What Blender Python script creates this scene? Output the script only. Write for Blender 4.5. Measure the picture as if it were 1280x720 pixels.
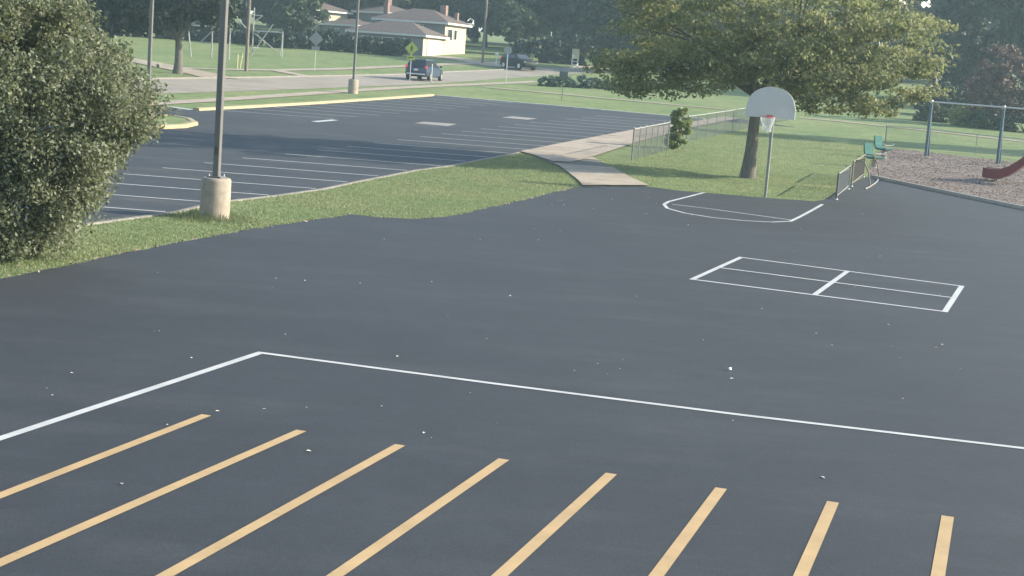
import bpy, bmesh, math, random
import numpy as np
from mathutils import Vector, Matrix

for o in list(bpy.data.objects): bpy.data.objects.remove(o)
SC = bpy.context.scene
COL = SC.collection

# ------------------------------------------------------------------ camera
F, PITCH, ROLL, CH = 1935.0, 0.142, 0.075, 3.6          # focal length in px of a 1280 wide picture
cp, sp = math.cos(PITCH), math.sin(PITCH)
FW = np.array([0, cp, -sp]); R0 = np.array([1., 0, 0]); U0 = np.cross(R0, FW)
RT = math.cos(ROLL)*R0 + math.sin(ROLL)*U0; UP = -math.sin(ROLL)*R0 + math.cos(ROLL)*U0
cd = bpy.data.cameras.new('camera'); cam = bpy.data.objects.new('camera', cd); COL.objects.link(cam)
cd.sensor_width = 36; cd.lens = F*36/1280; cd.clip_end = 5000; cd.clip_start = 0.1
cam.matrix_world = Matrix(((RT[0], UP[0], -FW[0], 0), (RT[1], UP[1], -FW[1], 0), (RT[2], UP[2], -FW[2], CH), (0, 0, 0, 1)))
SC.camera = cam
# ------------------------------------------------------------------ light
SUN_EL, SUN_AZ = math.radians(24), math.radians(4)       # azimuth from +X towards +Y
sd = np.array([math.cos(SUN_EL)*math.cos(SUN_AZ), math.cos(SUN_EL)*math.sin(SUN_AZ), math.sin(SUN_EL)])
w = bpy.data.worlds.new('World'); SC.world = w; w.use_nodes = True
nt = w.node_tree; sky = nt.nodes.new('ShaderNodeTexSky'); sky.sky_type = 'NISHITA'; sky.sun_disc = False
sky.sun_elevation = SUN_EL; sky.sun_rotation = math.radians(90) - SUN_AZ
sky.air_density = 1.2; sky.dust_density = 1.0; sky.ozone_density = 1.0
bg = nt.nodes['Background']; nt.links.new(sky.outputs[0], bg.inputs[0]); bg.inputs[1].default_value = 0.15
ld = bpy.data.lights.new('sun', 'SUN'); ld.energy = 4.6; ld.angle = math.radians(0.6); ld.color = (1, .91, .74)
sun = bpy.data.objects.new('sun', ld); COL.objects.link(sun)
sun.rotation_euler = Vector(sd).to_track_quat('Z', 'Y').to_euler(); sun.location = (20, 0, 30)
SC.view_settings.view_transform = 'Standard'; SC.view_settings.look = 'None'
SC.view_settings.gamma = 1; SC.view_settings.exposure = 1.35

# ------------------------------------------------------------------ terrain height, pixels to ground
KN = np.array([(-60, 0), (34, 0), (45, .06), (60, .32), (81, .80), (100, 1.36), (118, 1.9), (133, 2.35), (143, 2.8), (155, 3.55), (170, 4.5), (200, 5.6), (400, 12), (2000, 14)], float)
GY = np.arange(-60, 2001, 1.0)
_raw = np.interp(GY, KN[:, 0], KN[:, 1])
_k = np.exp(-.5*(np.arange(-9, 10)/3.0)**2); _k /= _k.sum()
GZ = np.convolve(np.pad(_raw, 9, mode='edge'), _k, 'valid')
def zt(y): return float(np.interp(y, GY, GZ))
def ray(px, py): return FW + RT*(px-640)/F + UP*(360-py)/F
def U(px, py):
    """ground point under a pixel"""
    d = ray(px, py); prev = 1.
    f = lambda t: CH + d[2]*t - zt(d[1]*t)
    t = 2.
    while t < 600:
        if f(t) <= 0:
            a, b = prev, t
            for _ in range(30):
                m = (a+b)/2
                if f(m) > 0: a = m
                else: b = m
            return (d[0]*b, d[1]*b, zt(d[1]*b))
        prev = t; t += .5
    return (d[0]*t, d[1]*t, zt(d[1]*t))
def G(x, y, dz=0): return (x, y, zt(y)+dz)

# ------------------------------------------------------------------ helpers
rng = random.Random(7)
class MB:
    def __init__(s): s.v = []; s.f = []
    def add(s, vs, fs):
        n = len(s.v); s.v += [tuple(p) for p in vs]; s.f += [tuple(i+n for i in q) for q in fs]; return s
    def box(s, x0, x1, y0, y1, z0, z1):
        return s.add([(x0,y0,z0),(x1,y0,z0),(x1,y1,z0),(x0,y1,z0),(x0,y0,z1),(x1,y0,z1),(x1,y1,z1),(x0,y1,z1)],
                     [(0,3,2,1),(4,5,6,7),(0,1,5,4),(1,2,6,5),(2,3,7,6),(3,0,4,7)])
    def tube(s, pts, rad, n=8, cap=True):
        pts = [Vector(p) for p in pts]
        if not hasattr(rad, '__len__'): rad = [rad]*len(pts)
        b = len(s.v); up = None
        for i, p in enumerate(pts):
            d = (pts[min(i+1, len(pts)-1)] - pts[max(i-1, 0)]).normalized()
            if up is None: up = Vector((0,0,1)) if abs(d.z) < .9 else Vector((1,0,0))
            a = d.cross(up).normalized(); c = a.cross(d).normalized(); up = c
            for k in range(n):
                t = 2*math.pi*(k+.5)/n
                s.v.append(tuple(p + (a*math.cos(t) + c*math.sin(t))*rad[i]))
        for i in range(len(pts)-1):
            for k in range(n):
                k2 = (k+1) % n
                s.f.append((b+i*n+k, b+i*n+k2, b+(i+1)*n+k2, b+(i+1)*n+k))
        if cap:
            s.f.append(tuple(b+k for k in range(n))[::-1]); s.f.append(tuple(b+(len(pts)-1)*n+k for k in range(n)))
        return s
    def lathe(s, prof, n=16, c=(0,0)):
        b = len(s.v)
        for r, z in prof:
            for k in range(n):
                t = 2*math.pi*k/n; s.v.append((c[0]+r*math.cos(t), c[1]+r*math.sin(t), z))
        for i in range(len(prof)-1):
            for k in range(n):
                k2 = (k+1) % n; s.f.append((b+i*n+k, b+i*n+k2, b+(i+1)*n+k2, b+(i+1)*n+k))
        s.f.append(tuple(b+k for k in range(n))[::-1]); s.f.append(tuple(b+(len(prof)-1)*n+k for k in range(n)))
        return s
    def prism(s, poly, axis, a0, a1):
        """2-D outline pushed along an axis (0,1,2)"""
        def P(u, v, a): return (a,u,v) if axis == 0 else (u,a,v) if axis == 1 else (u,v,a)
        n = len(poly)
        s.add([P(u,v,a0) for u,v in poly] + [P(u,v,a1) for u,v in poly],
              [tuple(range(n))[::-1], tuple(range(n,2*n))] + [(i,(i+1)%n,n+(i+1)%n,n+i) for i in range(n)]); return s
    def build(s, name, m, parent=None, smooth=False, bevel=0):
        me = bpy.data.meshes.new(name); me.from_pydata(s.v, [], s.f); me.update()
        bm = bmesh.new(); bm.from_mesh(me); bmesh.ops.recalc_face_normals(bm, faces=bm.faces)
        if bevel: bmesh.ops.bevel(bm, geom=[e for e in bm.edges if e.calc_face_angle(0) > .5], offset=bevel, segments=2, affect='EDGES', clamp_overlap=True)
        bm.to_mesh(me); bm.free()
        if smooth: me.shade_smooth()
        if smooth: me.set_sharp_from_angle(angle=math.radians(40))
        return obj(name, me, m, parent)
def obj(name, me, m, parent=None):
    o = bpy.data.objects.new(name, me); COL.objects.link(o)
    if m is not None and len(me.materials) == 0: me.materials.append(m)
    if parent is not None: o.parent = parent
    return o
def tag(o, label=None, cat=None, group=None, kind=None):
    if label: o['label'] = label
    if cat: o['category'] = cat
    if group: o['group'] = group
    if kind: o['kind'] = kind
    return o
def empty(name, loc=(0,0,0), rz=0):
    o = bpy.data.objects.new(name, None); COL.objects.link(o); o.location = loc; o.rotation_euler = (0,0,rz); o.empty_display_size = .2; return o
def copy_tree(o, parent=None):
    c = o.copy(); COL.objects.link(c); c.parent = parent
    for ch in list(o.children): copy_tree(ch, c)
    return c

# ------------------------------------------------------------------ materials
def new_mat(name):
    m = bpy.data.materials.new(name); m.use_nodes = True
    return m, m.node_tree, m.node_tree.nodes['Principled BSDF']
def ramp_noise(t, scale, cols, detail=5, coord=None, rough=.6, lo=.3, hi=.7, stretch=None):
    n = t.nodes.new('ShaderNodeTexNoise'); n.inputs['Scale'].default_value = scale; n.inputs['Detail'].default_value = detail; n.inputs['Roughness'].default_value = rough
    if coord is not None:
        if stretch:
            mp = t.nodes.new('ShaderNodeMapping'); mp.inputs['Scale'].default_value = stretch; t.links.new(coord, mp.inputs[0]); coord = mp.outputs[0]
        t.links.new(coord, n.inputs['Vector'])
    r = t.nodes.new('ShaderNodeValToRGB'); e = r.color_ramp.elements
    e[0].position, e[1].position = lo, hi
    while len(e) < len(cols): e.new(.5)
    for i, c in enumerate(cols):
        e[i].position = lo+(hi-lo)*i/(len(cols)-1); e[i].color = (*c, 1)
    t.links.new(n.outputs['Fac'], r.inputs[0]); return n, r
def mixc(t, a, b, fac, mode='MIX'):
    m = t.nodes.new('ShaderNodeMix'); m.data_type = 'RGBA'; m.blend_type = mode
    for s, i in ((fac, 0), (a, 6), (b, 7)):
        if hasattr(s, 'is_linked'): t.links.new(s, m.inputs[i])
        elif i == 0: m.inputs[0].default_value = s
        else: m.inputs[i].default_value = (*s, 1)
    return m.outputs[2]
def bump(t, bs, h, strength=.3, dist=.01):
    b = t.nodes.new('ShaderNodeBump'); b.inputs['Strength'].default_value = strength; b.inputs['Distance'].default_value = dist
    t.links.new(h, b.inputs['Height']); t.links.new(b.outputs[0], bs.inputs['Normal'])
MATS = {}
def simple(name, c, rough=.6, var=.18, scale=6, metal=0, bmp=.0, spec=.5, emis=None):
    if name in MATS: return MATS[name]
    m, t, bs = new_mat(name); tc = t.nodes.new('ShaderNodeTexCoord')
    lo = tuple(x*(1-var) for x in c); hi = tuple(min(1, x*(1+var)) for x in c)
    n, r = ramp_noise(t, scale, [lo, c, hi], coord=tc.outputs['Object'])
    t.links.new(r.outputs[0], bs.inputs['Base Color']); bs.inputs['Roughness'].default_value = rough; bs.inputs['Metallic'].default_value = metal
    bs.inputs['Specular IOR Level'].default_value = spec
    if bmp: bump(t, bs, n.outputs['Fac'], bmp)
    if emis: bs.inputs['Emission Color'].default_value = (*c, 1); bs.inputs['Emission Strength'].default_value = emis
    MATS[name] = m; return m

def asphalt_mat(name, dark, mid, dusty):
    m, t, bs = new_mat(name); g = t.nodes.new('ShaderNodeNewGeometry'); P = g.outputs['Position']
    n1, r1 = ramp_noise(t, .16, [dark, mid], detail=6, coord=P, lo=.32, hi=.68)
    n2, r2 = ramp_noise(t, .55, [(0,0,0), (1,1,1)], detail=8, coord=P, rough=.65, lo=.50, hi=.78, stretch=(.5, 1.6, 1))
    c = mixc(t, r1.outputs[0], dusty, r2.outputs[0])
    n3, r3 = ramp_noise(t, 55, [(.72,.72,.72), (1.0,1,1), (1.35,1.33,1.3)], detail=3, coord=P, lo=.3, hi=.72)
    c = mixc(t, c, r3.outputs[0], 1.0, 'MULTIPLY')
    n4, r4 = ramp_noise(t, 2.3, [(.86,.86,.86), (1.1,1.1,1.1)], detail=8, coord=P, rough=.7)
    c = mixc(t, c, r4.outputs[0], 1.0, 'MULTIPLY')
    t.links.new(c, bs.inputs['Base Color']); bs.inputs['Roughness'].default_value = .78; bs.inputs['Specular IOR Level'].default_value = .35
    n5, r5 = ramp_noise(t, 90, [(0,0,0), (1,1,1)], detail=2, coord=P)
    bump(t, bs, n5.outputs['Fac'], .35, .006); return m
M_ASPH = asphalt_mat('sealed asphalt', (.0200,.0232,.0285), (.0270,.0308,.0372), (.037,.0402,.046))
M_LOT = asphalt_mat('lot asphalt', (.0205,.024,.029), (.029,.033,.038), (.060,.058,.057))

def lawn_mat():
    m, t, bs = new_mat('lawn'); g = t.nodes.new('ShaderNodeNewGeometry'); P = g.outputs['Position']
    n1, r1 = ramp_noise(t, .22, [(.126,.174,.078), (.190,.215,.106)], detail=5, coord=P, lo=.35, hi=.66)
    n2, r2 = ramp_noise(t, 1.6, [(.62,.72,.66), (1.28,1.18,1.15)], detail=7, coord=P, rough=.7)
    c = mixc(t, r1.outputs[0], r2.outputs[0], 1, 'MULTIPLY')
    n3, r3 = ramp_noise(t, 30, [(.55,.6,.5), (1.3,1.3,1.25)], detail=3, coord=P)
    c = mixc(t, c, r3.outputs[0], 1, 'MULTIPLY')
    n4, r4 = ramp_noise(t, .9, [(0,0,0), (1,1,1)], detail=6, coord=P, lo=.6, hi=.75)
    c = mixc(t, c, (.17,.14,.075), r4.outputs[0])
    t.links.new(c, bs.inputs['Base Color']); bs.inputs['Roughness'].default_value = .9; bs.inputs['Specular IOR Level'].default_value = .15
    bump(t, bs, n3.outputs['Fac'], .8, .03); return m
M_LAWN = lawn_mat()
def ground_mat(name, cols, scale, fine, bmp=.4):
    m, t, bs = new_mat(name); g = t.nodes.new('ShaderNodeNewGeometry'); P = g.outputs['Position']
    n1, r1 = ramp_noise(t, scale, cols, detail=8, coord=P, rough=.65, lo=.3, hi=.7)
    n2, r2 = ramp_noise(t, fine, [(.72,.72,.72), (1.22,1.22,1.22)], detail=4, coord=P)
    c = mixc(t, r1.outputs[0], r2.outputs[0], 1, 'MULTIPLY')
    t.links.new(c, bs.inputs['Base Color']); bs.inputs['Roughness'].default_value = .88; bs.inputs['Specular IOR Level'].default_value = .25
    bump(t, bs, n2.outputs['Fac'], bmp, .01); return m
M_WALK = ground_mat('walk concrete', [(.22,.175,.135), (.30,.25,.195), (.34,.29,.235)], .9, 22)
M_ROAD = ground_mat('road concrete', [(.18,.158,.13), (.24,.212,.172), (.27,.24,.20)], .35, 12)
M_MULCH = ground_mat('wood mulch', [(.115,.086,.073), (.17,.134,.115), (.215,.175,.152)], 2.2, 26, .5)
M_KERB = ground_mat('kerb concrete', [(.15,.14,.125), (.22,.205,.185)], 1.5, 20)
def paint_mat(name, c, under, wear=.30):
    m, t, bs = new_mat(name); g = t.nodes.new('ShaderNodeNewGeometry'); P = g.outputs['Position']
    n1, r1 = ramp_noise(t, 14, [under, c], detail=9, coord=P, rough=.75, lo=wear-.06, hi=wear+.05)
    n2, r2 = ramp_noise(t, 2.0, [(.82,.82,.82), (1.08,1.08,1.08)], detail=6, coord=P)
    cc = mixc(t, r1.outputs[0], r2.outputs[0], 1, 'MULTIPLY')
    t.links.new(cc, bs.inputs['Base Color']); bs.inputs['Roughness'].default_value = .7
    n3, r3 = ramp_noise(t, 90, [(0,0,0), (1,1,1)], detail=2, coord=P); bump(t, bs, n3.outputs['Fac'], .3, .005); return m
M_WHITE = paint_mat('white paint', (.40,.40,.395), (.17,.17,.17), .34)
M_THINW = paint_mat('stall paint', (.42,.42,.41), (.14,.14,.14), .33)
M_PATCH = paint_mat('faded patch paint', (.24,.215,.19), (.10,.10,.10), .42)
M_YELL = paint_mat('yellow paint', (.375,.255,.122), (.16,.115,.07), .35)
M_YKERB = paint_mat('kerb yellow', (.37,.285,.145), (.22,.195,.15), .48)

def leaf_mat(name, cols, back, rough=.5, trans=.3):
    """per-leaf colour from a face attribute"""
    m, t, bs = new_mat(name); a = t.nodes.new('ShaderNodeAttribute'); a.attribute_name = 'rnd'
    r = t.nodes.new('ShaderNodeValToRGB'); e = r.color_ramp.elements
    while len(e) < len(cols): e.new(.5)
    for i, c in enumerate(cols): e[i].position = i/(len(cols)-1); e[i].color = (*c, 1)
    t.links.new(a.outputs['Fac'], r.inputs[0])
    g = t.nodes.new('ShaderNodeNewGeometry')
    c = mixc(t, r.outputs[0], back, g.outputs['Backfacing']) if back else r.outputs[0]
    t.links.new(c, bs.inputs['Base Color']); bs.inputs['Roughness'].default_value = rough; bs.inputs['Specular IOR Level'].default_value = .4
    tr = t.nodes.new('ShaderNodeBsdfTranslucent'); t.links.new(r.outputs[0], tr.inputs[0])
    mx = t.nodes.new('ShaderNodeMixShader'); mx.inputs[0].default_value = trans
    t.links.new(bs.outputs[0], mx.inputs[1]); t.links.new(tr.outputs[0], mx.inputs[2])
    t.links.new(mx.outputs[0], t.nodes['Material Output'].inputs[0]); return m
M_BUSH = leaf_mat('bush leaves', [(.088,.110,.054), (.130,.154,.076), (.172,.192,.104), (.22,.23,.14)], (.21,.23,.16), .5, .5)
M_MAPLE = leaf_mat('maple leaves', [(.120,.148,.066), (.180,.206,.092), (.24,.25,.115), (.30,.285,.145)], None, .6, .52)
M_DARKT = leaf_mat('dark leaves', [(.016,.030,.020), (.028,.046,.028), (.045,.066,.036)], None, .6, .2)
M_MIDT = leaf_mat('mid leaves', [(.032,.052,.024), (.052,.078,.032), (.080,.105,.045)], None, .6, .28)
M_PLUM = leaf_mat('plum leaves', [(.085,.058,.050), (.125,.086,.072), (.17,.12,.10)], None, .6, .2)
M_LIME = leaf_mat('lime leaves', [(.14,.18,.06), (.20,.24,.08), (.26,.28,.11)], None, .5, .35)
M_TEALB = leaf_mat('blue green leaves', [(.028,.062,.040), (.042,.085,.054), (.065,.11,.07)], None, .6, .25)
M_BLADE = leaf_mat('grass blades', [(.125,.168,.072), (.178,.222,.102), (.235,.25,.13), (.29,.265,.17)], None, .7, .45)
M_CHIP = leaf_mat('wood chips', [(.105,.078,.066), (.170,.134,.114), (.245,.20,.172)], None, .85, .0)
def bark_mat(name, a, b):
    m, t, bs = new_mat(name); tc = t.nodes.new('ShaderNodeTexCoord')
    n, r = ramp_noise(t, 7, [a, b], detail=8, coord=tc.outputs['Object'], rough=.7, stretch=(2.2, 2.2, .45))
    t.links.new(r.outputs[0], bs.inputs['Base Color']); bs.inputs['Roughness'].default_value = .95; bump(t, bs, n.outputs['Fac'], .9, .05); return m
M_BARK = bark_mat('bark', (.06,.056,.048), (.14,.13,.11))
M_BARKD = bark_mat('dark bark', (.025,.022,.019), (.06,.054,.046))

# ------------------------------------------------------------------ sheets that follow the ground
def sheet_bm(poly, dz, ymax=260):
    bm = bmesh.new(); vs = [bm.verts.new((x, y, 0)) for x, y in poly]; bm.faces.new(vs)
    ys = [p[1] for p in poly]; y = math.floor(min(ys))+1
    if max(ys) > 33:
        y = max(y, 30)
        while y < max(ys):
            bmesh.ops.bisect_plane(bm, geom=bm.verts[:]+bm.edges[:]+bm.faces[:], plane_co=(0, y, 0), plane_no=(0, 1, 0)); y += 1
    bmesh.ops.triangulate(bm, faces=bm.faces)
    for v in bm.verts: v.co.z = zt(v.co.y)+dz
    bmesh.ops.recalc_face_normals(bm, faces=bm.faces)
    if sum(f.normal.z for f in bm.faces) < 0: bmesh.ops.reverse_faces(bm, faces=bm.faces)
    return bm
def sheet(name, poly, dz, m, parent=None, thick=0):
    bm = sheet_bm(poly, dz)
    if thick:
        r = bmesh.ops.extrude_face_region(bm, geom=bm.faces[:])
        for v in [g for g in r['geom'] if isinstance(g, bmesh.types.BMVert)]: v.co.z -= 0
        ex = set(g for g in r['geom'] if isinstance(g, bmesh.types.BMVert))
        for v in bm.verts:
            if v not in ex: v.co.z -= thick
        bmesh.ops.recalc_face_normals(bm, faces=bm.faces)
    me = bpy.data.meshes.new(name); bm.to_mesh(me); bm.free()
    o = obj(name, me, m, parent)
    return o
def struct(o): o['kind'] = 'structure'; return o
def XY(*pix): return [U(*p)[:2] for p in pix]
def strip(a, b, w, ext=0):
    a, b = Vector(a[:2]), Vector(b[:2]); d = (b-a).normalized(); n = Vector((-d.y, d.x))*w/2
    a, b = a-d*ext, b+d*ext
    return [tuple(a+n), tuple(b+n), tuple(b-n), tuple(a-n)]
def poly_strip(pts, w):
    pts = [Vector(p[:2]) for p in pts]; L = []; Rr = []
    for i, p in enumerate(pts):
        d0 = (p-pts[i-1]).normalized() if i else None; d1 = (pts[i+1]-p).normalized() if i < len(pts)-1 else None
        if d0 is None: d0 = d1
        if d1 is None: d1 = d0
        n0 = Vector((-d0.y, d0.x)); n1 = Vector((-d1.y, d1.x)); n = (n0+n1).normalized(); k = min(2.5, 1/max(.3, n.dot(n0)))
        L.append(tuple(p+n*w/2*k)); Rr.append(tuple(p-n*w/2*k))
    return L+Rr[::-1]
def jag(pts, step=.35, amp=.05, seed=1):
    """uneven turf edge between given points"""
    r = random.Random(seed); out = []
    for a, b in zip(pts[:-1], pts[1:]):
        a, b = Vector(a), Vector(b); L = (b-a).length; n = max(1, int(L/step)); d = (b-a)/max(L, 1e-6); nn = Vector((-d.y, d.x))
        for i in range(n): out.append(tuple(a+(b-a)*i/n + nn*r.gauss(0, amp)*(1 if i else .3)))
    out.append(tuple(pts[-1])); return out

# ---- lawn: the ground itself, one sheet to the horizon
gm = bpy.data.meshes.new('lawn'); gv = []; gf = []
rows = [-60, 30]+list(range(31, 260))+list(range(260, 2001, 60))+[2000]
for y in rows: gv += [(-900, y, zt(y)), (900, y, zt(y))]
for i in range(len(rows)-1): gf.append((2*i, 2*i+1, 2*i+3, 2*i+2))
gm.from_pydata(gv, [], gf); gm.update(); lawn = struct(obj('lawn', gm, M_LAWN))

# ---- playground asphalt
edgeL = XY((-260,414),(0,349.5),(150,318),(300,289),(440,268.5))
edgeT = XY((440,268.5),(470,272),(520,274.5),(560,271.5),(620,258.5),(690,241.5),(725,233.5))
edgeM = XY((725,233.5),(810,233.5),(845,238.5),(940,246.5),(1018,252),(1030,250),(1052,236),(1082,221.5),(1090,223),(1280,262),(1500,309))
PLAY = jag(edgeL, .4, .03, 3)[:-1]+jag(edgeT, .35, .04, 4)[:-1]+[tuple(p) for p in edgeM]+[(22,-10), (-22,-10)]
play = struct(sheet('playground_asphalt', PLAY, .012, M_ASPH))
def marking(name, poly, m, parent, dz=.016): return sheet(name, poly, dz, m, parent)
# yellow waiting lines
ends = [(258,520.5),(376.7,540),(500,558),(629.7,576),(764,594),(901.2,612.3),(1041,629.4),(1184.4,647.4)]
foot = [(0,621.7),(0,706),(210,720),(421.9,720),(626.6,720),(821.7,720),(1001.4,720),(1172.4,720)]
for e, f_ in zip(ends, foot):
    a = Vector(U(*e)[:2]); b = Vector(U(*f_)[:2]); d = (b-a).normalized(); b = a+d*6.2
    marking('yellow_line', strip(a, b, .105), M_YELL, play)
# white boundary with its corner
c0 = U(325,442.5); marking('white_boundary_line', strip(c0, Vector(c0[:2])+(Vector(U(0,550)[:2])-Vector(c0[:2])).normalized()*14, .10, .05), M_WHITE, play)
marking('white_boundary_line', poly_strip([U(325,442.5), U(620,481.5), U(920,519.6), U(1280,562.2), U(1450,581)], .095), M_WHITE, play, .0175)
# square court with four cells
A, B, C_, D = [Vector(U(*p)[:2]) for p in ((865,350.2),(926,322.6),(1202,358.6),(1181,390.6))]
for p, q, z in ((A,B,.016), (B,C_,.0175), (D,C_,.016), (A,D,.0175), ((A+D)/2,(B+C_)/2,.019), ((A+B)/2,(C_+D)/2,.0205)):
    marking('court_line', strip(p, q, .10, .05), M_WHITE, play, z)
# basketball key
marking('key_line', poly_strip(XY((881,241),(850,249),(836,252.5),(830,256),(834,261),(856,267),(890,272.5),(930,276.5),(965,278.3),(988,277.2),(1001,271),(1028,256)), .10), M_WHITE, play)
marking('free_throw_line', poly_strip(XY((840,256),(890,262),(940,269),(988,275.5)), .09), M_WHITE, play, .0175)

# ---- far car park
kb = [(-14.5, 5.0)]
LOTK = [(-9.3,26.0)]+XY((214,266),(265,253.5),(342,245),(400,236.7),(440,228.1),(479,220.6),(515,213.5),(560,207.5),(650,190),(700,180),(790,163),(835,157),(905,146))
LOTF = XY((880,150),(830,145.5),(690,133),(545,120.5))
LOTY = XY((540,120),(400,130),(245,138.5))
DRV = XY((232,136.5),(205,132),(170,123))
LOT = LOTK+[(16.5,94.5)]+LOTF[1:]+LOTY+DRV[:2]+XY((190,127),(120,130),(40,142),(-120,160))+[(-26,40),(-16,27)]
lot = struct(sheet('car_park', LOT, .010, M_LOT))
k0, k1 = Vector(U(265,253.5)[:2]), Vector(U(650,190)[:2]); kd = (k1-k0).normalized()
e0 = Vector(U(214,266)[:2])
L_dir = Vector(U(262,204)[:2])-Vector(U(479,220.6)[:2]); L_dir.normalize()
for i in range(-1, 22):
    # foot of each stall line on the kerb edge (2.75 m apart)
    t = 2.75*i; base = k0+kd*t
    for q in range(len(LOTK)-1):
        a, b = Vector(LOTK[q]), Vector(LOTK[q+1])
        if a.y <= base.y <= b.y: base = a+(b-a)*((base.y-a.y)/(b.y-a.y))
    marking('stall_line', strip(base+L_dir*.12, base+L_dir*(5.3 if i > 0 else 3.4), .10), M_THINW, lot, .0145)
f0, f1 = Vector(U(245,138.5)[:2]), Vector(U(540,120)[:2]); fd = (f1-f0).normalized(); fl = (f1-f0).length
for i in range(0, 11):
    base = f0+fd*(1.6+2.75*i); marking('stall_line', strip(base-L_dir*.35, base-L_dir*5.6, .10), M_THINW, lot, .0145)
marking('painted_symbol', XY((518,154.2),(530,152.4),(571,155.3),(560,158)), M_PATCH, lot, .0145)
marking('painted_symbol', XY((627,147.2),(640,145.6),(672,148.4),(660,150)), M_PATCH, lot, .0145)
marking('stop_bar', poly_strip(XY((393,152.5),(419,150.2)), .35), M_WHITE, lot, .0145)
marking('stop_bar', poly_strip(XY((212,133.5),(240,137.6)), .4), M_WHITE, lot, .0145)

def kerb(name, pts, w, h, m, label=None):
    mb = MB(); pts = [Vector(p[:2]) for p in pts]; fine = []
    for a, b in zip(pts[:-1], pts[1:]):
        n = max(1, int((b-a).length)); fine += [a+(b-a)*i/n for i in range(n)]
    fine.append(pts[-1]); n = len(fine)
    for i, p in enumerate(fine):
        d = (fine[min(i+1, n-1)]-fine[max(i-1, 0)]).normalized(); s = Vector((-d.y, d.x))*w/2; z = zt(p.y)
        for q, zz in ((p+s*1.1, -.05), (p+s, h-.02), (p+s*.75, h), (p-s*.75, h), (p-s, h-.02), (p-s*1.1, -.05)): mb.v.append((q.x, q.y, z+zz))
    for i in range(n-1):
        for k in range(5): mb.f.append((6*i+k, 6*i+k+1, 6*i+7+k, 6*i+6+k))
    mb.f.append((0,1,2,3,4,5)); mb.f.append(tuple(6*(n-1)+k for k in range(6)))
    return struct(mb.build(name, m))
kerb('yellow_kerb', [f0-Vector((0,0)), f1], .30, .13, M_YKERB)
kerb('car_park_kerb', LOTF[::-1], .36, .10, ground_mat('pale kerb concrete', [(.27,.26,.24), (.36,.35,.32)], 1.5, 20))
kerb('lawn_kerb', [Vector(p)+Vector((.07,-.02)) for p in LOTK[:10]], .14, .03, M_KERB)
# planted island with a yellow kerb at the entrance
isl = XY((130,150),(180,147.5),(215,148),(236,152),(243,156.5),(228,160),(205,161),(170,161.5),(120,164))
struct(sheet('entrance_island', isl, .12, M_LAWN))
kerb('island_kerb', isl[1:8], .28, .15, M_YKERB)

# ---- walks: each slab a piece
def slabs(name, poly, ax, step, dz, m):
    """cut a walk polygon into slabs across direction ax, 15 mm joints"""
    root = struct(sheet(name, poly, dz-.02, simple('joint', (.10,.09,.075), .95)))
    d = Vector(ax).normalized(); s = [Vector(p).dot(d) for p in poly]; t = min(s)
    while t < max(s):
        bm = bmesh.new(); bm.faces.new([bm.verts.new((x, y, 0)) for x, y in poly])
        for co, no in ((t+.012, -1), (t+step-.012, 1)):
            bmesh.ops.bisect_plane(bm, geom=bm.verts[:]+bm.edges[:]+bm.faces[:], plane_co=(d.x*co, d.y*co, 0), plane_no=(d.x*no, d.y*no, 0), clear_outer=True)
        if bm.faces:
            f = bm.faces[:][0]; pl = [(v.co.x, v.co.y) for v in f.verts]; bm.free()
            if f.is_valid if False else len(pl) > 2: sheet('slab', pl, dz+rng.uniform(-.003, .003), m, root)
        else: bm.free()
        t += step
    return root
WALK1 = XY((650,190.5),(700,180.3),(790,163.3),(835,157.3),(905,146.5),(925,149),(862,161),(800,177.5),(741,197),(715,204),(690,203),(664,194))
slabs('kerbside_walk', WALK1, (kd.x, kd.y), 1.5, .055, M_WALK)
WALK2 = XY((664,194.2),(690,203.2),(715,204.2),(741,197.3),(757,206),(785,221),(811,233.2),(728,233.0),(722,226),(700,209))
slabs('playground_walk', WALK2, (.05,-1), 1.5, .05, M_WALK)

# ---- street and its pavements
RN = XY((-80,128),(100,122),(200,117.3),(340,112.8),(480,107.5),(560,103.5),(620,98.8),(690,93.5),(800,88.5),(950,90))
RF = XY((-80,113),(60,102),(200,99),(340,97),(480,94),(560,90.3),(650,86.3),(720,84),(800,82.5),(950,84))
road = struct(sheet('street', RN+RF[::-1], .012, M_ROAD))
kerb('street_kerb', RF[1:], .2, .10, M_KERB); 
def walk(name, pix, w, dz=.03): return struct(sheet(name, poly_strip(XY(*pix), w), dz, M_WALK))
walk('pavement', ((170,131),(232,127.5),(340,120.5),(440,113.7),(500,110),(560,107.2),(620,104.6),(672,102)), 1.25)
walk('lawn_path', ((604,109),(660,114),(750,122.5),(830,130),(905,137)), 1.1, .034)
walk('far_pavement', ((60,66),(145,72.5),(217,84.5),(272,87),(345,88),(480,84),(560,80.5),(640,78)), 1.5, .036)
walk('house_driveway', ((548,70.5),(580,75.5),(620,82.3),(655,86)), 3.2, .040)
walk('field_path', ((1000,147.5),(1040,151),(1150,162.5),(1280,177.5),(1400,191)), 1.0, .03)
walk('side_driveway', ((90,60),(145,72),(190,80),(240,90),(275,98)), 2.6, .044)
walk('kerb_ramp', ((345,88.4),(382,95.5)), 1.2, .040)

# ---- mulch play area
MUL = XY((1090,223),(1500,309))+XY((1560,240),(1280,204),(1160,190.5),(1104,184.5),(1096,196),(1085,215))
mul = struct(sheet('mulch_bed', MUL, .014, M_MULCH))
kerb('mulch_edging', XY((1088,222.3),(1180,241.8),(1280,262.6),(1420,292)), .13, .13, simple('edging', (.27,.25,.23), .8))

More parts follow.
